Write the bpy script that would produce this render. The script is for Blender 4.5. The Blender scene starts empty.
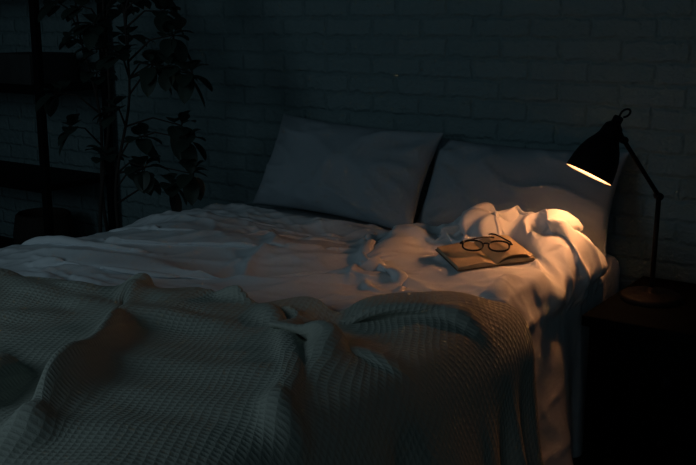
import bpy, math, random, time
import numpy as np
from mathutils import Vector, Matrix, noise
from mathutils.bvhtree import BVHTree
random.seed(7)
T0=time.time()
scene=bpy.context.scene
COL=scene.collection
scene.view_settings.view_transform='Standard'

# ------------------------------------------------------------ helpers
class Buf:
    def __init__(s): s.v=[]; s.f=[]
    def add(s,v,f):
        o=len(s.v); s.v+= [Vector(p) for p in v]; s.f+=[tuple(i+o for i in q) for q in f]
    def tube(s,pts,r,n=12,cap=True,closed=False):
        pts=[Vector(p) for p in pts]; m=len(pts)
        rs=r if isinstance(r,(list,tuple)) else [r]*m
        vs=[];fs=[]; prev=None
        for i,p in enumerate(pts):
            if closed: d=pts[(i+1)%m]-pts[i-1]
            else: d=pts[min(i+1,m-1)]-pts[max(i-1,0)]
            d.normalize()
            if prev is None:
                a=d.orthogonal().normalized()
            else:
                a=(prev-d*prev.dot(d)).normalized()
            prev=a; b=d.cross(a)
            for k in range(n):
                t=2*math.pi*k/n
                vs.append(p+(a*math.cos(t)+b*math.sin(t))*rs[i])
        segs=m if closed else m-1
        for i in range(segs):
            j=(i+1)%m
            for k in range(n):
                l=(k+1)%n
                fs.append((i*n+k,i*n+l,j*n+l,j*n+k))
        if cap and not closed:
            fs.append(tuple(range(n))[::-1]); fs.append(tuple((m-1)*n+k for k in range(n)))
        s.add(vs,fs)
    def lathe(s,prof,org,axis,n=40):
        org=Vector(org); ax=Vector(axis).normalized(); a=ax.orthogonal().normalized(); b=ax.cross(a)
        vs=[];fs=[]
        for (r,h) in prof:
            for k in range(n):
                t=2*math.pi*k/n
                vs.append(org+ax*h+(a*math.cos(t)+b*math.sin(t))*max(r,1e-5))
        for i in range(len(prof)-1):
            for k in range(n):
                l=(k+1)%n
                fs.append((i*n+k,i*n+l,(i+1)*n+l,(i+1)*n+k))
        s.add(vs,fs)
    def box(s,lo,hi):
        x0,y0,z0=lo;x1,y1,z1=hi
        v=[(x0,y0,z0),(x1,y0,z0),(x1,y1,z0),(x0,y1,z0),(x0,y0,z1),(x1,y0,z1),(x1,y1,z1),(x0,y1,z1)]
        s.add(v,[(0,3,2,1),(4,5,6,7),(0,1,5,4),(1,2,6,5),(2,3,7,6),(3,0,4,7)])
    def obj(s,name,mat,parent=None,base=(0,0,0),smooth=True,bevel=0,xf=None):
        base=Vector(base)
        me=bpy.data.meshes.new(name)
        vs=[(xf@p if xf else p)-base for p in s.v]
        me.from_pydata(vs,[],s.f); me.update()
        me.materials.append(mat)
        for p in me.polygons: p.use_smooth=smooth
        o=bpy.data.objects.new(name,me); COL.objects.link(o)
        if parent: o.parent=parent
        else: o.location=base
        if bevel:
            m=o.modifiers.new('bev','BEVEL'); m.width=bevel; m.segments=3; m.limit_method='ANGLE'
        return o
def empty(name,loc,label,cat):
    e=bpy.data.objects.new(name,None); e.empty_display_size=.1; e.location=loc; COL.objects.link(e)
    e['label']=label; e['category']=cat; return e
def tag(o,label,cat,kind=None):
    o['label']=label; o['category']=cat
    if kind: o['kind']=kind

def newmat(name,col,rough=.8,metal=0,spec=.5):
    m=bpy.data.materials.new(name); m.use_nodes=True
    b=m.node_tree.nodes['Principled BSDF']
    b.inputs['Base Color'].default_value=(*col,1); b.inputs['Roughness'].default_value=rough
    b.inputs['Metallic'].default_value=metal; b.inputs['Specular IOR Level'].default_value=spec
    return m,m.node_tree,b
def N(nt,t,**kw):
    n=nt.nodes.new(t)
    for k,v in kw.items():
        if k in n.inputs: n.inputs[k].default_value=v
        else: setattr(n,k,v)
    return n
def mth(nt,op,a,b=None,c=None):
    n=nt.nodes.new('ShaderNodeMath'); n.operation=op
    for i,x in enumerate((a,b,c)):
        if x is None: continue
        if isinstance(x,(int,float)): n.inputs[i].default_value=x
        else: nt.links.new(x,n.inputs[i])
    return n.outputs[0]
def bump(nt,b,h,strength=1,dist=.01):
    n=N(nt,'ShaderNodeBump'); n.inputs['Strength'].default_value=strength; n.inputs['Distance'].default_value=dist
    nt.links.new(h,n.inputs['Height']); nt.links.new(n.outputs['Normal'],b.inputs['Normal']); return n
def noisy(name,c1,c2,scale=8,rough=.8,bs=0,bd=.002,metal=0,stretch=(1,1,1),spec=.5):
    m,nt,b=newmat(name,c1,rough,metal,spec)
    tc=N(nt,'ShaderNodeTexCoord'); mp=N(nt,'ShaderNodeMapping'); mp.inputs['Scale'].default_value=stretch
    nt.links.new(tc.outputs['Object'],mp.inputs[0])
    n=N(nt,'ShaderNodeTexNoise'); n.inputs['Scale'].default_value=scale; n.inputs['Detail'].default_value=6
    nt.links.new(mp.outputs[0],n.inputs['Vector'])
    r=N(nt,'ShaderNodeValToRGB'); r.color_ramp.elements[0].position=.3; r.color_ramp.elements[1].position=.7
    r.color_ramp.elements[0].color=(*c1,1); r.color_ramp.elements[1].color=(*c2,1)
    nt.links.new(n.outputs['Fac'],r.inputs[0]); nt.links.new(r.outputs[0],b.inputs['Base Color'])
    if bs: bump(nt,b,n.outputs['Fac'],bs,bd)
    return m

# ------------------------------------------------------------ materials
def fabric(name,c,crease=.004,cs=9):
    m,nt,b=newmat(name,c,.95,0,.05)
    tc=N(nt,'ShaderNodeTexCoord')
    n1=N(nt,'ShaderNodeTexNoise'); n1.inputs['Scale'].default_value=cs; n1.inputs['Detail'].default_value=5; n1.inputs['Roughness'].default_value=.6
    nt.links.new(tc.outputs['Object'],n1.inputs['Vector'])
    b1=N(nt,'ShaderNodeBump'); b1.inputs['Strength'].default_value=.7; b1.inputs['Distance'].default_value=crease*3
    nt.links.new(n1.outputs['Fac'],b1.inputs['Height'])
    nt.links.new(b1.outputs['Normal'],b.inputs['Normal'])
    return m
M_linen=fabric('white_linen',(.70,.75,.78),crease=.001)
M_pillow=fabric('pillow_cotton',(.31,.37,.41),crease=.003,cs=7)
M_sheet=fabric('fitted_sheet_cotton',(.66,.71,.75),crease=.005,cs=8)

def knit():
    m,nt,b=newmat('waffle_knit',(.47,.50,.44),1,0,0)
    uv=N(nt,'ShaderNodeUVMap'); uv.uv_map='UVMap'
    sp=N(nt,'ShaderNodeSeparateXYZ'); nt.links.new(uv.outputs[0],sp.inputs[0])
    nw=N(nt,'ShaderNodeTexNoise'); nw.inputs['Scale'].default_value=14; nt.links.new(uv.outputs[0],nw.inputs['Vector'])
    wob=mth(nt,'MULTIPLY',nw.outputs['Fac'],.010)
    c=.0150
    a=mth(nt,'ABSOLUTE',mth(nt,'SINE',mth(nt,'MULTIPLY',mth(nt,'ADD',sp.outputs[0],wob),math.pi/c)))
    d=mth(nt,'ABSOLUTE',mth(nt,'SINE',mth(nt,'MULTIPLY',mth(nt,'ADD',sp.outputs[1],wob),math.pi/(c*.85))))
    pit=mth(nt,'MULTIPLY',a,d)
    h=mth(nt,'SUBTRACT',1.0,pit)
    n2=N(nt,'ShaderNodeTexNoise'); n2.inputs['Scale'].default_value=300
    nt.links.new(uv.outputs[0],n2.inputs['Vector'])
    h=mth(nt,'ADD',h,mth(nt,'MULTIPLY',n2.outputs['Fac'],.7))
    bump(nt,b,h,.5,.0030)
    return m
M_knit=knit()

def brick():
    m,nt,b=newmat('painted_brick',(.5,.55,.56),1,0,0)
    tc=N(nt,'ShaderNodeTexCoord'); sp=N(nt,'ShaderNodeSeparateXYZ'); nt.links.new(tc.outputs['Object'],sp.inputs[0])
    cb=N(nt,'ShaderNodeCombineXYZ'); nt.links.new(sp.outputs[0],cb.inputs[0]); nt.links.new(sp.outputs[2],cb.inputs[1])
    nz=N(nt,'ShaderNodeTexNoise'); nz.inputs['Scale'].default_value=22; nz.inputs['Detail'].default_value=6
    nt.links.new(cb.outputs[0],nz.inputs['Vector'])
    vm=N(nt,'ShaderNodeVectorMath',operation='SCALE'); vm.inputs['Scale'].default_value=.026
    nt.links.new(nz.outputs['Color'],vm.inputs[0])
    va=N(nt,'ShaderNodeVectorMath',operation='ADD'); nt.links.new(cb.outputs[0],va.inputs[0]); nt.links.new(vm.outputs[0],va.inputs[1])
    br=N(nt,'ShaderNodeTexBrick'); br.inputs['Scale'].default_value=1
    br.inputs['Brick Width'].default_value=.205; br.inputs['Row Height'].default_value=.068
    br.inputs['Mortar Size'].default_value=.012; br.inputs['Mortar Smooth'].default_value=1
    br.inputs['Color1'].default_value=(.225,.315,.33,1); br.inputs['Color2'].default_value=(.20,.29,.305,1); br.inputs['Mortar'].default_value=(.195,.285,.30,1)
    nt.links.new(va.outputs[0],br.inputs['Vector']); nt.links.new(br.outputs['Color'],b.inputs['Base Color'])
    n3=N(nt,'ShaderNodeTexNoise'); n3.inputs['Scale'].default_value=24; n3.inputs['Detail'].default_value=8; n3.inputs['Roughness'].default_value=.65
    nt.links.new(cb.outputs[0],n3.inputs['Vector'])
    h=mth(nt,'ADD',mth(nt,'SUBTRACT',1.0,br.outputs['Fac']),mth(nt,'MULTIPLY',n3.outputs['Fac'],3.2))
    bump(nt,b,h,1,.0075)
    return m
M_brick=brick()
M_floor=noisy('dark_floorboards',(.03,.022,.018),(.06,.045,.035),6,.5,.3,.002,stretch=(1,12,1))
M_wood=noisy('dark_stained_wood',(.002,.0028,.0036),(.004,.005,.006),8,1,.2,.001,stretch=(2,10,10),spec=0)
M_frame=noisy('bed_frame_wood',(.05,.04,.035),(.08,.06,.05),8,.6,stretch=(10,1,10))
M_black=noisy('black_metal',(.003,.0035,.0045),(.005,.0055,.0065),30,.6,.05,.0005,metal=0,spec=.10)
M_white_in=newmat('shade_inner_enamel',(.95,.94,.92),.5)[0]
M_page=noisy('aged_paper',(.42,.36,.25),(.34,.28,.18),20,.9)
M_cover=noisy('book_cover_card',(.10,.075,.045),(.07,.05,.03),20,.7)
M_plastic=noisy('black_acetate',(.01,.01,.011),(.015,.015,.016),40,.2)
M_leaf=noisy('dark_green_leaf',(.018,.034,.028),(.028,.048,.038),12,.5)
M_bark=noisy('bark',(.02,.016,.014),(.03,.024,.02),30,.9,.4,.003)
M_pot=noisy('grey_stoneware',(.08,.08,.08),(.12,.12,.11),12,.7,.1,.001)
M_soil=noisy('soil',(.03,.02,.015),(.06,.04,.03),60,1,.8,.01)
M_wick=noisy('wicker',(.022,.017,.012),(.012,.009,.007),40,.85,.8,.006,stretch=(1,1,5))
M_gl=bpy.data.materials.new('lens_glass'); M_gl.use_nodes=True
_b=M_gl.node_tree.nodes['Principled BSDF']; _b.inputs['Transmission Weight'].default_value=1; _b.inputs['Roughness'].default_value=0.0; _b.inputs['IOR'].default_value=1.05
M_bulb=bpy.data.materials.new('bulb_glow'); M_bulb.use_nodes=True
_b=M_bulb.node_tree.nodes['Principled BSDF']; _b.inputs['Emission Color'].default_value=(1,.38,.14,1); _b.inputs['Emission Strength'].default_value=118

# ------------------------------------------------------------ room
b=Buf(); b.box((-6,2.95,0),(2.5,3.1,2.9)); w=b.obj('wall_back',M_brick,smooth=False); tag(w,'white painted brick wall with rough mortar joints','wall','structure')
b=Buf(); b.box((-6,-2.5,-.1),(2.5,3.1,0)); w=b.obj('floor',M_floor,smooth=False); tag(w,'dark wooden floorboards','floor','structure')

# ------------------------------------------------------------ bed
BX0,BX1,BY0,BY1,BZ=-2.45,-.965,.78,2.88,.57
bed=empty('bed',((BX0+BX1)/2,(BY0+BY1)/2,0),'low double bed with white fitted sheet against the brick wall','bed')
bb=bed.location
b=Buf(); b.box((BX0,BY0,.30),(BX1,BY1,BZ-.003)); o=b.obj('mattress',M_sheet,bed,bb,bevel=.05); o['label']='thick mattress in a pale fitted sheet'
b=Buf(); b.box((BX0+.02,BY0+.02,.12),(BX1-.02,BY1,.30)); b.obj('bed_base',M_frame,bed,bb,bevel=.01)
for x in (BX0+.08,BX1-.14):
    for y in (BY0+.08,BY1-.14):
        b=Buf(); b.box((x,y,0),(x+.06,y+.06,.12)); b.obj('leg',M_frame,bed,bb,bevel=.005)

# ------------------------------------------------------------ cloth drape (position based, numpy)
def gau(x,y,cx,cy,sx,sy,a=0):
    dx,dy=x-cx,y-cy; c,s=math.cos(a),math.sin(a); u=dx*c+dy*s; v=-dx*s+dy*c
    return np.exp(-(u/sx)**2-(v/sy)**2)
def sstep(a,b_,x):
    t=np.clip((x-a)/(b_-a),0,1); return t*t*(3-2*t)
def Hf(x,y):
    z=BZ+0*x
    for h,cx,cy,sx,sy,a in [(.10,-1.20,2.51,.28,.085,-.1),(.04,-1.00,2.50,.12,.12,0),(.055,-1.14,2.28,.22,.16,0),(.045,-1.48,2.42,.06,.18,.35),
        (.05,-1.75,2.15,.35,.14,.4),(.05,-2.15,2.2,.22,.25,0),(.05,-2.2,1.75,.3,.2,0),(.04,-1.15,1.85,.2,.1,.35),(.03,-1.95,2.56,.40,.06,0)]:
        z=z+h*gau(x,y,cx,cy,sx,sy,a)
    return z
GS=.01; GX0,GY0=BX0-.12,BY0-.12; GNX=int((BX1+.12-GX0)/GS)+1; GNY=int((3.0-GY0)/GS)+1
gx=(GX0+np.arange(GNX)*GS)[None,:]; gy=(GY0+np.arange(GNY)*GS)[:,None]
def edge_drop(x,y,off,r=.06):
    d=0*(x+y)
    for e in (x-(BX0-off),(BX1+off)-x,y-(BY0-off)):
        e=np.clip(e+0*(x+y),0,r); d=d+(r-np.sqrt(np.maximum(r*r-(r-e)**2,0)))
    return d
def lookup(Hm,x,y):
    fx=np.clip((x-GX0)/GS,0,GNX-1.001); fy=np.clip((y-GY0)/GS,0,GNY-1.001)
    i=fx.astype(int); j=fy.astype(int); a=fx-i; b_=fy-j
    return (Hm[j,i]*(1-a)+Hm[j,i+1]*a)*(1-b_)+(Hm[j+1,i]*(1-a)+Hm[j+1,i+1]*a)*b_
def make_coll(Hm,off,mu=.5):
    def coll(Q,P):
        x,y,z=Q[...,0],Q[...,1],Q[...,2]
        H=lookup(Hm,x,y)
        du=H-z; dx0=x-(BX0-off); dx1=(BX1+off)-x; dy0=y-(BY0-off)
        inside=(du>0)&(dx0>0)&(dx1>0)&(dy0>0)
        pen=np.stack([du,dx0,dx1,dy0],-1); k=np.argmin(pen,-1)
        m=inside&(k==0); Q[...,2][m]=H[m]
        Q[...,0][m]+=(P[...,0]-Q[...,0])[m]*mu; Q[...,1][m]+=(P[...,1]-Q[...,1])[m]*mu
        m=inside&(k==1); Q[...,0][m]=BX0-off
        m=inside&(k==2); Q[...,0][m]=BX1+off; Q[...,2][m]+=(P[...,2]-Q[...,2])[m]*mu*.5; Q[...,1][m]+=(P[...,1]-Q[...,1])[m]*mu*.5
        m=inside&(k==3); Q[...,1][m]=BY0-off
        m=Q[...,2]<.02; Q[...,2][m]=.02; Q[...,0][m]=P[...,0][m]; Q[...,1][m]=P[...,1][m]
    return coll
def proj(A,B,R_,k):
    d=B-A; l=np.sqrt((d*d).sum(-1))+1e-9
    c=(.5*k*(l-R_)/l)[...,None]*d
    A+=c; B-=c
def dist(A,B): return np.sqrt(((B-A)**2).sum(-1))
def drape(P,coll,steps,iters,spans=((3,.3),),dt=1/50,damp=.96):
    """rest shape = the starting sheet, so its folds have real cloth length"""
    P=P.astype(np.float64); V=np.zeros_like(P); nv,nu=P.shape[:2]; R0=P.copy()
    cons=[]
    def add(sa,sb,k,f=1.0):
        a=R0[sa]; b_=R0[sb]; m0=min(a.shape[0],b_.shape[0]); m1=min(a.shape[1],b_.shape[1])
        cons.append((sa,sb,m0,m1,dist(a[:m0,:m1],b_[:m0,:m1])*f,k))
    S=slice
    for o in (0,1):
        add((S(None),S(o,None,2)),(S(None),S(o+1,None,2)),1)
        add((S(o,None,2),S(None)),(S(o+1,None,2),S(None)),1)
    for o in (0,1):
        add((S(o,None,2),S(0,-1)),(S(o+1,None,2),S(1,None)),.4)
        add((S(o,None,2),S(1,None)),(S(o+1,None,2),S(0,-1)),.4)
    bend=[]; base=cons; cons=bend
    for k,st_ in spans:
        for s0 in range(2*k):
            a=(S(None),S(s0,None,2*k)); b_=(S(None),S(s0+k,None,2*k))
            A=R0[a]; B=R0[b_]; m0=nv; m1=min(A.shape[1],B.shape[1])
            if m1: bend.append((a,b_,m0,m1,dist(A[:m0,:m1],B[:m0,:m1]),st_))
            a=(S(s0,None,2*k),S(None)); b_=(S(s0+k,None,2*k),S(None))
            A=R0[a]; B=R0[b_]; m0=min(A.shape[0],B.shape[0]); m1=nu
            if m0: bend.append((a,b_,m0,m1,dist(A[:m0,:m1],B[:m0,:m1]),st_))
    for st in range(steps):
        V*=damp; V[...,2]-=9.8*dt
        sp=np.sqrt((V*V).sum(-1,keepdims=True)); V*=np.minimum(1,1.4/(sp+1e-9))
        Q=P+V*dt
        for it in range(iters):
            for (sa,sb,m0,m1,R_,k) in base: proj(Q[sa][:m0,:m1],Q[sb][:m0,:m1],R_,k)
            if it%3==0:
                for (sa,sb,m0,m1,R_,k) in bend: proj(Q[sa][:m0,:m1],Q[sb][:m0,:m1],R_,k)
            coll(Q,P)
        V=(Q-P)/dt; P=Q
    return P
def nz(x,y,z=0):
    f=np.vectorize(lambda a,b_: noise.noise(Vector((a,b_,z)))); return f(x,y)
def crease(x,y,ang,fl,fc,seed,sharp=7):
    """long thin crease lines running along direction ang"""
    ca,sa=math.cos(ang),math.sin(ang)
    wx_=x+.05*nz(x*3,y*3,seed+.5); wy_=y+.05*nz(x*3,y*3,seed+7.5)
    u_=(wx_*ca+wy_*sa)*fl; v_=(-wx_*sa+wy_*ca)*fc
    n=nz(u_,v_,seed)
    return np.exp(-np.abs(n)*sharp)
def blur(A,n=1):
    for _ in range(n):
        B=np.pad(A,((1,1),(1,1),(0,0)),mode='edge')
        A=(B[1:-1,1:-1]*4+B[:-2,1:-1]+B[2:,1:-1]+B[1:-1,:-2]+B[1:-1,2:])/8
    return A
def vnormals(P,sm=0):
    du=np.gradient(P,axis=1); dv=np.gradient(P,axis=0); n=np.cross(du,dv); n=n/(np.linalg.norm(n,axis=-1,keepdims=True)+1e-12)
    n*=np.sign(n[...,2].mean())
    if sm: n=blur(n,sm); n=n/(np.linalg.norm(n,axis=-1,keepdims=True)+1e-12)
    return n
def to_obj(name,P,U,V_,mat,sub=0):
    nv,nu=P.shape[:2]
    idx=np.arange(nv*nu).reshape(nv,nu)
    fs=np.stack([idx[:-1,:-1],idx[:-1,1:],idx[1:,1:],idx[1:,:-1]],-1).reshape(-1,4)
    me=bpy.data.meshes.new(name); me.from_pydata(P.reshape(-1,3).tolist(),[],fs.tolist()); me.update()
    uv=me.uv_layers.new(name='UVMap'); li=np.empty(len(me.loops),dtype=np.int32); me.loops.foreach_get('vertex_index',li)
    uvs=np.stack([U.reshape(-1)[li],V_.reshape(-1)[li]],-1).astype(np.float32).reshape(-1); uv.data.foreach_set('uv',uvs)
    me.materials.append(mat)
    for p in me.polygons: p.use_smooth=True
    o=bpy.data.objects.new(name,me); COL.objects.link(o); return o
def ridge(x,y,pts,h,wl,wr,fade=.3,sharp=False):
    pp=[Vector(p) for p in pts]
    for _ in range(2):
        q=[pp[0]]
        for i in range(len(pp)-1):
            q+= [pp[i]*.75+pp[i+1]*.25, pp[i]*.25+pp[i+1]*.75]
        q.append(pp[-1]); pp=q
    best=np.full(np.shape(x),9.0); side=np.ones(np.shape(x)); par=np.zeros(np.shape(x)); n=len(pp)-1
    for i in range(n):
        ax,ay=pp[i]; bx,by=pp[i+1]; dx,dy=bx-ax,by-ay
        t=np.clip(((x-ax)*dx+(y-ay)*dy)/(dx*dx+dy*dy+1e-12),0,1)
        d=np.hypot(x-ax-dx*t,y-ay-dy*t); s=np.where(dx*(y-ay)-dy*(x-ax)>0,1,-1)
        m=d<best; best=np.where(m,d,best); side=np.where(m,s,side); par=np.where(m,(i+t)/n,par)
    w=np.where(side>0,wl,wr)
    e=np.minimum(np.sin(np.clip(par/fade,0,1)*math.pi/2),np.sin(np.clip((1-par)/fade,0,1)*math.pi/2))**1.2
    if sharp: return h*e*np.exp(-best/w)
    return h*e/(1+(best/w)**2*1.2+(best/w)**4*.6)

th=math.radians(35); R=Vector((math.cos(th),math.sin(th))); F=Vector((-math.sin(th),math.cos(th)))
BK=Vector((-1.165,2.315)); BA=math.radians(50)
# --- duvet
NU,NV=282,266
u=np.linspace(0,1,NU)[None,:]+np.zeros((NV,1)); v=np.linspace(0,1,NV)[:,None]+np.zeros((1,NU))
DW,DH=2.38,2.24
x=-2.88+DW*u; y=.42+DH*v
a=x*R.x+y*R.y; c=x*F.x+y*F.y
lim=-.54+(-.80+.54)*sstep(2.30,2.44,y)
xx=np.where(x>BX1,BX1+(x-BX1)*(lim-BX1)/(-.50-BX1),x)
ontop=1-sstep(BX1-.08,BX1+.02,xx)
heap=gau(x,y,-1.14,2.48,.36,.15)
book=gau(x,y,BK.x,BK.y,.14,.11)
mod=np.clip(.65+1.2*nz(x*1.8,y*1.8,4),.25,1)
wx=x+.05*nz(x*4,y*4,1); wy=y+.05*nz(x*4,y*4,8)
wxh=wx+.02*nz(x*13,y*13,3); wyh=wy+.02*nz(x*13,y*13,5)
DR=[([(-1.66,2.58),(-1.54,2.42),(-1.43,2.30),(-1.32,2.12),(-1.24,2.00)],.13,.028,.05),
    ([(-2.25,1.58),(-1.98,1.76),(-1.74,1.94),(-1.54,2.10),(-1.40,2.18),(-1.24,2.08)],.10,.025,.06),
    ([(-2.50,2.06),(-2.15,2.10),(-1.85,2.20),(-1.60,2.38)],.09,.035,.05),
    ([(-2.50,2.32),(-2.20,2.32),(-1.95,2.40),(-1.70,2.46)],.08,.035,.045),
    ([(-2.45,1.42),(-2.1,1.56),(-1.75,1.72)],.06,.03,.06),
    ([(-2.30,1.86),(-1.95,2.00),(-1.72,2.12),(-1.54,2.28)],.07,.025,.05),
    ([(-2.50,1.72),(-2.25,1.74),(-1.98,1.88)],.07,.03,.05),
    ([(-1.02,2.22),(-1.0,2.08),(-1.06,1.94)],.05,.02,.035),
    ([(-1.28,1.96),(-1.10,2.06),(-.98,2.05)],.05,.02,.035)]
DH_=[([(-1.50,2.40),(-1.30,2.47),(-1.10,2.41),(-.98,2.26)],.075,.018,.024),
    ([(-1.54,2.54),(-1.32,2.59),(-1.10,2.56),(-.94,2.58)],.07,.02,.02),
    ([(-1.36,2.56),(-1.20,2.53),(-1.06,2.46),(-.97,2.34)],.07,.014,.018),
    ([(-1.24,2.60),(-1.16,2.50),(-1.14,2.42)],.055,.014,.016),
    ([(-1.08,2.60),(-1.03,2.50),(-1.00,2.38)],.055,.014,.018),
    ([(-1.44,2.50),(-1.34,2.44),(-1.30,2.38)],.05,.014,.018)]
rd=sum(ridge(wx,wy,*r) for r in DR)+sum(ridge(wxh,wyh,*r) for r in DH_)
fine=crease(x,y,math.radians(30),1.0,3.4,3,5)*.04*mod
hp=crease(x,y,math.radians(10),3,8,50,5)*.045*heap+crease(x,y,math.radians(70),3,8,52,5)*.035*heap
wav=nz(a*1.6,c*4.0,3.1)*.04
z=Hf(np.minimum(xx,BX1),y)+.04+(wav+rd+fine)*(1-.85*book)*ontop+hp*np.clip(ontop+.4,0,1)*(1-.6*book)
z=z+(1-ontop)*(.012*nz(x*3,y*4,12)+.004*np.sin(y*2*math.pi/.30+3*nz(y*2,x*2,5)))
P=np.stack([xx,y,z],-1)
H1=Hf(np.clip(gx,BX0,BX1)+0*gy,gy+0*gx)-edge_drop(gx+0*gy,gy+0*gx,0)+.006
P=drape(P,make_coll(H1,.012,.75),28,11,spans=((3,.45),))
print('duvet drape',time.time()-T0, P[...,2].min(),P[...,2].max(),P[...,0].max())
N1=vnormals(P,4)
HR=[([(-1.46,2.38),(-1.28,2.50),(-1.12,2.52),(-1.00,2.44)],.025,.03,.02),
    ([(-1.30,2.42),(-1.18,2.46),(-1.02,2.40),(-.95,2.26)],.025,.02,.03),
    ([(-1.26,2.60),(-1.16,2.50),(-1.08,2.40)],.025,.015,.015),
    ([(-1.10,2.60),(-1.04,2.50),(-.98,2.38),(-.96,2.2)],.025,.015,.02),
    ([(-1.40,2.58),(-1.28,2.48),(-1.26,2.40)],.025,.015,.015),
    ([(-1.02,2.32),(-.98,2.18),(-.99,2.02)],.028,.02,.03),
    ([(-1.64,2.46),(-1.54,2.32),(-1.47,2.16),(-1.40,2.00)],.03,.018,.02),
    ([(-1.58,2.56),(-1.46,2.38),(-1.38,2.24),(-1.30,2.06)],.022,.014,.02),
    ([(-2.3,1.60),(-1.96,1.82),(-1.68,1.90),(-1.42,2.04)],.028,.02,.03),
    ([(-2.4,2.20),(-2.1,2.2),(-1.92,2.28),(-1.72,2.32)],.025,.02,.03),
    ([(-1.90,2.32),(-1.76,2.14),(-1.72,1.94)],.018,.02,.02)]
cr=sum(ridge(wx,wy,*r,sharp=True) for r in HR)
mA=np.clip(.4+2.0*nz(x*1.9,y*1.9,61),0,1); mB=np.clip(.4+2.0*nz(x*1.9,y*1.9,71),0,1)
cr=cr+crease(x,y,math.radians(35),1.0,6,11,9)*.022*mA+crease(x,y,math.radians(5),1.0,6.5,12,9)*.019*mB
cr=cr+crease(x,y,math.radians(25),1.8,13,14,10)*.010*mB+crease(x,y,math.radians(-35),1.8,12,15,10)*.009*mA+crease(x,y,math.radians(60),1.8,12,19,10)*.006
cr=cr+heap*(crease(x,y,math.radians(0),3,10,16,9)*.026+crease(x,y,math.radians(55),3,10,17,9)*.024+crease(x,y,math.radians(-45),4,14,18,9)*.018+crease(x,y,math.radians(25),5,20,22,9)*.009)
cr=cr*(1-.85*book)*np.where(P[...,2]>BZ-.05,1,.2)
hangz=np.clip((BZ-.02-P[...,2])/.08,0,1)
cr=cr+hangz*(crease(P[...,1],P[...,2],math.radians(12),1.6,9,81,8)*.009+crease(P[...,1],P[...,2],math.radians(-30),2,10,83,8)*.006)*np.where(P[...,1]<2.33,1,.3)
P=P+N1*cr[...,None]
P[...,0]+=.055*np.exp(-((P[...,1]-2.53)/.11)**2)*sstep(BX1-.12,BX1+.01,P[...,0])*sstep(.545,.60,P[...,2])
# the hanging part stays close to the mattress side
hm=(P[...,2]<.50)&(P[...,0]>BX1); P[...,0][hm]=BX1+.014+(P[...,0][hm]-BX1-.014)*.6
NX0=-.895
m=(P[...,1]>2.34)&(P[...,2]<.555); P[...,0][m]=np.minimum(P[...,0][m],NX0-.012)
duvet=to_obj('duvet',P,u*DW,v*DH,M_linen)
# --- flat spot under the open book
bvh=BVHTree.FromObject(duvet,bpy.context.evaluated_depsgraph_get())
def ground(x,y,bv=None):
    h=(bv or bvh).ray_cast(Vector((x,y,2)),Vector((0,0,-1)))
    return h[0].z if h[0] else BZ
e1=Vector((math.cos(BA),math.sin(BA))); e2=Vector((-math.sin(BA),math.cos(BA)))
samp=[]
for i in range(-4,5):
    for j in range(-4,5):
        p=BK+e1*(i/4*.10)+e2*(j/4*.08); samp.append((i/4*.10,j/4*.08,ground(p.x,p.y)))
n_=len(samp); z0=sum(s[2] for s in samp)/n_
su_=sum(s[0]*(s[2]-z0) for s in samp)/sum(s[0]**2 for s in samp)
sv_=sum(s[1]*(s[2]-z0) for s in samp)/sum(s[1]**2 for s in samp)
su_=max(min(su_,.06),-.12); sv_=max(min(sv_,.16),.05)
for vtx in duvet.data.vertices:
    d=Vector((vtx.co.x,vtx.co.y))-BK; a_,b_=d.dot(e1),d.dot(e2)
    pl=z0+su_*a_+sv_*b_
    ex=max(abs(a_)-.112,0)+max(abs(b_)-.088,0)
    if ex<.06 and vtx.co.z>BZ-.1:
        if vtx.co.z>pl+ex*2.2: vtx.co.z=pl+ex*2.2
        elif ex==0: vtx.co.z=vtx.co.z*.3+pl*.7
print('book plane',z0,su_,sv_)
# --- blanket over a height map of the duvet
H2=H1.copy()+.02
for j in range(GNY):
    Y=GY0+j*GS
    if Y>2.3: continue
    for i in range(GNX):
        X=GX0+i*GS; h=bvh.ray_cast(Vector((X,Y,2)),Vector((0,0,-1)))
        if h[0] and h[0].z>.3: H2[j,i]=max(h[0].z+.012,H2[j,i]-.3)
H2=np.maximum.reduce([H2]+[np.roll(H2,s_,ax_) for s_ in (1,-1) for ax_ in (0,1)])
for _ in range(3): H2=np.maximum(H2,(H2+np.roll(H2,2,0)+np.roll(H2,-2,0)+np.roll(H2,2,1)+np.roll(H2,-2,1))/5)
OFF=.065
H2=np.maximum(H2,BZ+.02)-edge_drop(gx+0*gy,gy+0*gx,OFF,.08)
print('heightmap',time.time()-T0)
BA2=math.radians(26.5); q1=np.array((math.cos(BA2),math.sin(BA2))); q2=np.array((math.sin(BA2),-math.cos(BA2)))
NU2,NV2=200,132
u=np.linspace(0,1,NU2)[None,:]+np.zeros((NV2,1)); v=np.linspace(0,1,NV2)[:,None]+np.zeros((1,NU2))
BW,BH=2.52,1.62
s=BW*u; t=BH*v
wob=(.08*nz(s*2.6,0*s,4)+.04*nz(s*6,0*s,14))*(1-v)
x=-2.80+q1[0]*s+q2[0]*(t+wob); y=1.04+q1[1]*s+q2[1]*(t+wob)
k_=1-sstep(BX1-.06,BX1+.06,x)
wx=x+.05*nz(x*2.5,y*2.5,1); wy=y+.05*nz(x*2.5,y*2.5,8)
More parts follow.
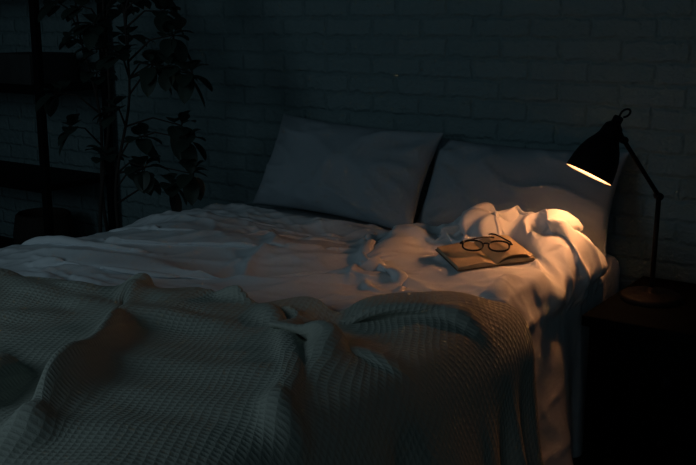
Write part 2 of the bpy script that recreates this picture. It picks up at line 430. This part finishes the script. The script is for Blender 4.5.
BR=[([(-2.60,.98),(-2.26,1.18),(-2.02,1.42),(-1.84,1.74)],.095,.05,.075),
    ([(-2.00,1.80),(-1.76,1.56),(-1.52,1.38),(-1.32,1.14),(-1.2,.7)],.105,.04,.065),
    ([(-2.35,.86),(-1.98,1.10),(-1.68,1.16),(-1.46,.98),(-1.34,.70)],.09,.035,.055),
    ([(-1.84,1.50),(-1.60,1.68),(-1.40,1.64),(-1.18,1.44),(-1.02,1.22),(-.88,.9)],.11,.032,.055),
    ([(-1.60,1.96),(-1.40,1.70),(-1.20,1.60),(-1.02,1.54),(-.80,1.44)],.13,.03,.05),
    ([(-1.34,1.66),(-1.14,1.77),(-.98,1.80),(-.76,1.70)],.11,.04,.06),
    ([(-1.70,1.40),(-1.50,1.32),(-1.34,1.14),(-1.20,.88)],.07,.03,.045),
    ([(-1.74,1.86),(-1.62,1.64),(-1.50,1.50)],.08,.03,.045),
    ([(-1.36,2.00),(-1.26,1.78),(-1.14,1.58),(-1.04,1.40)],.09,.028,.045),
    ([(-1.20,1.68),(-1.08,1.44),(-.97,1.24)],.055,.028,.04)]
wv=s+.25*nz(s*1.2,t*1.2,5)+.35*t
z=.675+sum(ridge(wx,wy,*r) for r in BR)*(.4+.6*k_)+(.022*nz(s*3.0,t*2.2,9)+.008*np.sin(wv*2*math.pi/.17))*k_
z=z+(1-k_)*(.055*np.sin(y*2*math.pi/.29+.6+2*nz(x*2,y*2,3))+.02*np.sin(y*2*math.pi/.16+2*nz(x*3,y*3,13))+.03*nz(x*5,y*5,23))*sstep(BX1,BX1+.2,x)
z=z+.065*np.exp(-((v-.04)/.028)**2)*(.8+1.0*nz(s*3,0*s,44))
PB=drape(np.stack([x,y,z],-1),make_coll(H2,OFF,.75),36,12,spans=((3,.75),))
print('blanket drape',time.time()-T0,PB[...,2].min(),PB[...,2].max())
PB=blur(PB,2)
PB=PB+vnormals(PB,4)*(.018*np.where(PB[...,2:3]>BZ,1,.5))
PB=blur(PB,2)
blanket=to_obj('blanket',PB,u*BW*1.12,v*BH*1.12,M_knit)
for o,t in ((duvet,.004),(blanket,.016)):
    m=o.modifiers.new('solid','SOLIDIFY'); m.thickness=t; m.offset=0 if o is blanket else -1
    m=o.modifiers.new('sub','SUBSURF'); m.levels=1; m.render_levels=1
tag(duvet,'rumpled white cotton duvet spread over the bed','duvet')
tag(blanket,'grey-green waffle knit blanket draped over the bed','blanket')

# ------------------------------------------------------------ pillows
def pillow(loc,W,Hh,T,tilt,rz,roll,seed,label):
    n=56; vs=[];fs=[]
    def P(u,v,sg):
        e=max((1-u*u)*(1-v*v),0)
        t=T/2*(e**.5)
        x=W/2*u*(1-.06*(1-v*v)); y=Hh/2*v*(1-.09*(1-u*u))
        wr=.016*noise.noise(Vector((x*6+seed,y*6,sg)))+.018*math.exp(-abs(noise.noise(Vector((x*5+y*4,y*9+seed,sg*3))))*7)
        cr=.03*math.sin(math.atan2(v,u)*13+seed)*max(0,(abs(u*v))-.2)
        return Vector((x,y,sg*(t+(wr+cr)*min(1,e*4))))
    for sg in (1,-1):
        o=len(vs)
        for j in range(n+1):
            for i in range(n+1):
                a=math.sin((i/n*2-1)*math.pi/2); c=math.sin((j/n*2-1)*math.pi/2)
                vs.append(P(a,c,sg))
        for j in range(n):
            for i in range(n):
                q=(o+j*(n+1)+i,o+j*(n+1)+i+1,o+(j+1)*(n+1)+i+1,o+(j+1)*(n+1)+i)
                fs.append(q if sg==1 else q[::-1])
    me=bpy.data.meshes.new('pillow'); me.from_pydata(vs,[],fs)
    import bmesh
    bm=bmesh.new(); bm.from_mesh(me); bmesh.ops.remove_doubles(bm,verts=bm.verts,dist=1e-4); bm.to_mesh(me); bm.free()
    me.materials.append(M_pillow)
    for p in me.polygons: p.use_smooth=True
    o=bpy.data.objects.new('pillow',me); COL.objects.link(o)
    o.matrix_world=Matrix.Translation(loc)@Matrix.Rotation(rz,4,'Z')@Matrix.Rotation(tilt,4,'X')@Matrix.Rotation(roll,4,'Z')
    tag(o,label,'pillow'); o['group']='pillows at the head of the bed'; return o
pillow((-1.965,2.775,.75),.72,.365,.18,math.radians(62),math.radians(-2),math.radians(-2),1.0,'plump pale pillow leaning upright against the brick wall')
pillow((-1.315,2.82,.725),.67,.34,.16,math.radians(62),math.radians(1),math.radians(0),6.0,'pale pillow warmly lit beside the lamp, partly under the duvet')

# ------------------------------------------------------------ nightstand
NX1,NY0,NY1,NZ=-.42,2.35,2.84,.512
ns=empty('nightstand',((NX0+NX1)/2,(NY0+NY1)/2,0),'dark wooden nightstand with a drawer beside the bed','nightstand'); nb=ns.location
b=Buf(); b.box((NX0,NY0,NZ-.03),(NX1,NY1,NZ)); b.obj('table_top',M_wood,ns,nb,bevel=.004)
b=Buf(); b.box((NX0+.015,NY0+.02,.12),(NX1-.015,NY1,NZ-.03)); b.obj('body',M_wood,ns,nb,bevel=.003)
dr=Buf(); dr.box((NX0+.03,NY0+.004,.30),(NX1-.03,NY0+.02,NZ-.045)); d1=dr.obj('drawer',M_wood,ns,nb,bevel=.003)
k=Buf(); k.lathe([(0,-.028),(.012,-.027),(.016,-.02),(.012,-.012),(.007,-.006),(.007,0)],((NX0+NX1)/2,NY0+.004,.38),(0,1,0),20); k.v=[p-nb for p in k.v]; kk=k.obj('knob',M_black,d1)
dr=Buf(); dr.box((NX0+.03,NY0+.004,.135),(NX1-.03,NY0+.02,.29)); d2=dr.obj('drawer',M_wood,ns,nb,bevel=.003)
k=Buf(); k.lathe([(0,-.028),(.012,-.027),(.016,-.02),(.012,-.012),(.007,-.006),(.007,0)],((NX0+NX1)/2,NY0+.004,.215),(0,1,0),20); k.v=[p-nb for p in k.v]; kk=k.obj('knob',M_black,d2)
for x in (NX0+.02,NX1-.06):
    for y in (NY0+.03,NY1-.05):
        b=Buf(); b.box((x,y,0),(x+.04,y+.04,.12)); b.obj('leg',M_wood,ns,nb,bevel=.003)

# ------------------------------------------------------------ lamp
LP=Vector((-.79,2.59,NZ)); J1=Vector((-.787,2.588,.805)); J2=Vector((-.870,2.521,.958)); ST=Vector((-.892,2.511,1.000))
AX=Vector((-.312,-.330,-.890)).normalized()
lamp=empty('desk_lamp',LP,'black metal adjustable desk lamp, switched on, on the nightstand','lamp')
b=Buf(); b.lathe([(0,0),(.079,0),(.082,.004),(.082,.014),(.078,.019),(.02,.022),(.014,.028),(.010,.038),(0,.039)],LP,(0,0,1),56); b.obj('base',M_black,lamp,LP)
b=Buf(); b.tube([LP+Vector((0,0,.02)),J1],.0068,16); b.obj('pole',M_black,lamp,LP)
side=(J2-J1).cross(Vector((0,0,1))).normalized()
b=Buf(); b.tube([J1-side*.010,J1+side*.012],.010,18); b.tube([J1+side*.012,J1+side*.022],[.005,.007],12); b.obj('joint',M_black,lamp,LP)
b=Buf(); b.tube([J1,J2,J2+(J2-J1).normalized()*.01],.006,14); b.obj('arm',M_black,lamp,LP)
b=Buf(); b.tube([J2-side*.010,J2+side*.016],.010,18); b.tube([J2,ST-AX*.0+Vector((.004,0,.0))],.005,12); b.obj('joint',M_black,lamp,LP)
L=.150
prof=[(.004,-.022),(.012,-.022),(.0135,-.018),(.0135,-.004),(.018,0),(.024,.006),(.027,.02),(.029,.034),(.036,.048),(.047,.066),(.056,.088),(.0615,.112),(.0645,.135),(.0665,L)]
b=Buf(); b.lathe([(0,-.022)]+prof,ST,AX,56); sh=b.obj('lamp_shade',M_black,lamp,LP)
inner=[(r-.0018,h) for r,h in prof if h>.03]
b=Buf(); b.lathe([(prof[-1][0],L)]+inner[::-1]+[(0.0,.036)],ST,AX,56); ii=b.obj('shade_lining',M_white_in,lamp,LP); ii['label']='pale enamel inside of the shade'
hk=[]
tip=ST-AX*.02
for i in range(13):
    a=i/12*math.pi*1.5
    hk.append(tip-AX*(.012+.012*math.sin(a))+Vector((.819,.574,0))*(.012-.012*math.cos(a)))
b=Buf(); b.tube([tip+AX*.004]+hk,.003,8); b.obj('cord',M_black,lamp,LP)
b=Buf(); c=ST+AX*(L-.050)
pr=[(0.024*math.sin(math.pi*i/12),-.024*math.cos(math.pi*i/12)) for i in range(13)]
b.lathe(pr,c,AX,24); bu=b.obj('light_bulb',M_bulb,lamp,LP); bu['label']='glowing warm light bulb'
b=Buf(); b.tube([ST+AX*.034,c-AX*.020],.012,16); b.obj('socket',M_white_in,lamp,LP)

# ------------------------------------------------------------ book
su,sv=su_,sv_
zax=Vector((-(su*e1.x+sv*e2.x),-(su*e1.y+sv*e2.y),1)).normalized()
xax=(Vector((e1.x,e1.y,su))).normalized(); yax=zax.cross(xax).normalized(); xax=yax.cross(zax)
BM=Matrix(((xax.x,yax.x,zax.x,BK.x),(xax.y,yax.y,zax.y,BK.y),(xax.z,yax.z,zax.z,z0+.003),(0,0,0,1)))
bk=empty('open_book',BM.translation,'open book with yellowed pages lying on the duvet','book'); bkb=BM.translation.copy()
PW,PH=.108,.162
def page_top(s):
    return .003+.015*math.sin(min(s*2.2,1)*math.pi*.5)*(1-.6*s)
for sg,nm in ((-1,'page_block'),(1,'page_block')):
    vs=[];fs=[];n=20
    for j in (0,1):
        y=(-PH/2,PH/2)[j]
        for i in range(n+1):
            s=i/n; vs.append((sg*PW*s,y,page_top(s)))
        for i in range(n+1):
            s=i/n; vs.append((sg*(PW*s+.002*(1 if i==n else 0)),y,.0015))
    m_=2*(n+1)
    for i in range(n):
        fs.append((i,i+1,m_+i+1,m_+i)); fs.append((n+1+i,m_+n+1+i,m_+n+2+i,n+2+i))
        fs.append((i,n+1+i,n+2+i,i+1)); fs.append((m_+i,m_+i+1,m_+n+2+i,m_+n+1+i))
    fs.append((n,2*n+1,m_+2*n+1,m_+n))
    if sg>0: fs=[f[::-1] for f in fs]
    b=Buf(); b.add(vs,fs); b.obj(nm,M_page,bk,bkb,smooth=False,xf=BM)
b=Buf(); b.box((-PW-.005,-PH/2-.004,0),(PW+.005,PH/2+.004,.0015)); b.obj('cover',M_cover,bk,bkb,smooth=False,xf=BM)
b=Buf(); vs=[];fs=[]
for j in (0,1):
    for i in range(13):
        s=i/12; vs.append((PW*s*.97,(-PH/2+.001,PH/2-.001)[j],page_top(s)+.001+.010*math.sin(s*math.pi*.75)))
for i in range(12): fs.append((i,i+1,13+i+1,13+i))
b.add(vs,fs); b.obj('page',M_page,bk,bkb,xf=BM)

# ------------------------------------------------------------ eyeglasses lying on the pages
gr=math.radians(-24)
GM=BM@Matrix.Translation((-.006,-.020,.0355))@Matrix.Rotation(gr,4,'Z')
HZ=Matrix.Rotation(math.radians(-71),4,'X')
GF=GM@HZ
eg=empty('eyeglasses',GM.translation,'black-framed eyeglasses resting on the open book','glasses'); gb=GM.translation.copy()
def rim(cx):
    pts=[]
    for i in range(40):
        a=2*math.pi*i/40; rx,rz=.0275,.0215
        c_,s_=math.cos(a),math.sin(a)
        pts.append((cx+rx*math.copysign(abs(c_)**.85,c_),.0,rz*math.copysign(abs(s_)**.85,s_)))
    return pts
b=Buf(); b.tube(rim(-.035),.0027,8,closed=True); b.tube(rim(.035),.0027,8,closed=True)
b.tube([(-.009,0,.006),(-.004,-.001,.0095),(.004,-.001,.0095),(.009,0,.006)],.0026,8)
b.obj('frame',M_plastic,eg,gb,xf=GF)
for sg in (-1,1):
    h0=HZ@Vector((sg*.061,0,.010)); h1=HZ@Vector((sg*.069,.002,.011))
    if sg>0: off=[(-.004,.012,.002),(-.030,.052,.002),(-.045,.074,.001),(-.055,.088,-.003),(-.062,.098,-.008)]
    else: off=[(.004,.010,.001),(.035,.034,.001),(.062,.054,.000),(.078,.064,-.003),(.090,.070,-.007)]
    pts=[h0,h1]+[h1+Vector(q) for q in off]
    b=Buf(); b.tube(pts,[.0030,.0030,.0026,.0022,.0024,.0028,.0024],8); b.obj('temple',M_plastic,eg,gb,xf=GM)
    b=Buf(); rp=rim(sg*.035); b.add([(sg*.035,0,0)]+rp,[(0,1+i,1+(i+1)%40) for i in range(40)]); b.obj('lens',M_gl,eg,gb,xf=GF)

# ------------------------------------------------------------ plant
PP=Vector((-2.80,2.42,0))
pl=empty('potted_plant',PP,'tall leafy houseplant with broad dark green leaves beside the bed','plant')
b=Buf(); b.lathe([(0,0),(.11,0),(.12,.01),(.145,.26),(.15,.28),(.14,.28),(.132,.25),(0,.25)],PP,(0,0,1),40); b.obj('pot',M_pot,pl,PP)
b=Buf(); b.lathe([(0,.262),(.08,.26),(.133,.255)],PP,(0,0,1),24); b.obj('soil',M_soil,pl,PP)
st=Buf(); lf=Buf()
def leaf(p,d,up,Ln,Wd):
    d=d.normalized(); s_=d.cross(up).normalized(); nn=s_.cross(d)
    vs=[];fs=[];m=8
    for i in range(m+1):
        t=i/m; w=Wd*(math.sin(math.pi*t**1.0)**.55 if 0<t<1 else 0.02)
        c=p+d*Ln*t-Vector((0,0,1))*(Ln*.4*t*t)
        for k in (-1,-.5,0,.5,1): vs.append(c+s_*w*k+nn*(abs(k)*w*.25))
    for i in range(m):
        for k in range(4): fs.append((i*5+k,i*5+k+1,i*5+k+6,i*5+k+5))
    lf.add(vs,fs)
def cluster(p,d,n,Ln):
    for k in range(n):
        a=k/n*2*math.pi+random.random()*.7
        o=d.orthogonal().normalized(); o2=d.cross(o).normalized()
        dd=(d*random.uniform(.1,.8)+(o*math.cos(a)+o2*math.sin(a)))
        q=p+dd.normalized()*.015-d*random.uniform(0,.03)
        st.tube([p,q],.0015,5); leaf(q,dd,Vector((0,0,1)) if abs(dd.normalized().z)<.9 else Vector((1,0,0)),Ln*random.uniform(.75,1.2),Ln*.40)
stems=[]
for s in range(3):
    tx,ty=[(.16,-.02),(-.18,.05),(.0,.12)][s]; hgt=[1.30,1.35,1.62][s]; pts=[]
    for i in range(19):
        t=i/18
        pts.append(PP+Vector((.03*math.cos(s*2)+tx*t**1.3+.012*math.sin(t*11+s),.03*math.sin(s*2)+ty*t**1.3+.012*math.cos(t*9+s),.25+(hgt-.25)*t)))
    st.tube(pts,[.008*(1-.6*i/18) for i in range(19)],8); stems.append(pts)
ends=[(.03,.0,1.33),(.16,.05,1.37),(-.07,-.05,1.26),(.22,-.05,1.12),(.36,.0,1.09),(.12,.1,1.11),(-.18,.05,1.08),(.22,.08,.90),(-.24,-.05,.88),(.16,-.05,.76),(.32,.03,.74),(-.28,.05,1.22),(-.33,-.03,1.0),(-.12,.1,1.36),(.10,.05,1.5),(.0,.1,1.62),(-.2,.0,1.48),
      (-.15,.03,1.18),(.05,-.05,1.15),(.29,-.02,1.11),(.25,.0,.70),(.22,.02,1.30),(.08,.0,1.36),(.0,.05,1.22),(-.2,.0,1.32),(-.33,.0,1.34),(.10,.0,.86),(-.10,.0,.78),
      (.05,.03,.72),(.30,.04,.86),(.0,-.04,.96),(.28,.0,1.22)]
for (ex_,ey,ez) in ends:
    e=Vector((-2.70+ex_,2.42+ey,ez))
    src=min((p for s in stems for p in s),key=lambda p:((e-Vector((0,0,.09)))-p).length)
    st.tube([src,(src+e)/2+Vector((0,0,.03)),e],[.004,.003,.002],6)
    d=(e-src).normalized(); cluster(e,(d+Vector((0,0,-.1))).normalized(),random.randint(8,10),.074)
for vv in lf.v:
    if vv.y>2.93: vv.y=2.93-random.random()*.004
st.obj('stem',M_bark,pl,PP); lf.obj('foliage',M_leaf,pl,PP)

# ------------------------------------------------------------ rack
RX1,RX0,RY0,RY1=-3.33,-4.25,2.55,2.9
rk=empty('shelving_rack',((RX0+RX1)/2,(RY0+RY1)/2,0),'open black metal shelving rack against the brick wall','shelf'); rb=rk.location
for x in (RX0,RX1):
    for y in (RY0,RY1):
        b=Buf(); b.box((x-.015,y-.015,0),(x+.015,y+.015,2.1)); b.obj('post',M_black,rk,rb,smooth=False,bevel=.002)
for z in (.2,.59,1.0,1.42,1.85):
    b=Buf(); b.box((RX0+.015,RY0-.012,z-.02),(RX1-.015,RY1+.012,z)); b.box((RX0+.015,RY0-.014,z-.03),(RX1-.015,RY0-.008,z+.004)); b.box((RX1-.012,RY0+.015,z-.025),(RX1-.002,RY1-.015,z)); b.obj('shelf_board',M_black,rk,rb,smooth=False)
b=Buf(); 
bl=Vector((-3.56,2.70,.2)); b.lathe([(0,0.001),(.10,0.001),(.125,.05),(.135,.13),(.12,.22),(.108,.23),(.112,.21),(.12,.13),(.1,.02),(0,.015)],bl,(0,0,1),36)
o=b.obj('basket',M_wick,base=bl); tag(o,'round brown wicker basket on the metal rack','basket')
b=Buf(); b.box((-3.72,2.6,1.001),(-3.45,2.85,1.13)); o=b.obj('storage_box',noisy('grey_card',(.02,.024,.024),(.035,.04,.04),12,.8),base=(-3.58,2.72,1.0),bevel=.004); tag(o,'dark grey cardboard storage box on the metal rack','box')

# ------------------------------------------------------------ lights, world, camera
w=bpy.data.worlds.new('night'); scene.world=w; w.use_nodes=True
bg=w.node_tree.nodes['Background']; bg.inputs[0].default_value=(.13,.38,.50,1); bg.inputs[1].default_value=.009
def area(name,loc,tgt,size,power,col):
    l=bpy.data.lights.new(name,'AREA'); l.size=size; l.energy=power; l.color=col
    o=bpy.data.objects.new(name,l); COL.objects.link(o); o.location=loc
    o.rotation_euler=(Vector(tgt)-Vector(loc)).to_track_quat('-Z','Y').to_euler(); return o
area('window_light',(-2.5,-.6,1.75),(-1.6,2.0,.6),1.2,5.6,(.59,.81,.93))
area('fill_light',(.6,-1.6,1.8),(-1.3,1.8,.5),1.6,2.4,(.59,.81,.93))  # added cool fill from the right front for the bed side, not a window
cam=bpy.data.cameras.new('camera'); co=bpy.data.objects.new('camera',cam); COL.objects.link(co)
cam.lens=50; cam.sensor_width=36; co.location=(0,0,1.27)
co.rotation_euler=(math.radians(90-12.4),0,th); scene.camera=co
print('total',time.time()-T0)
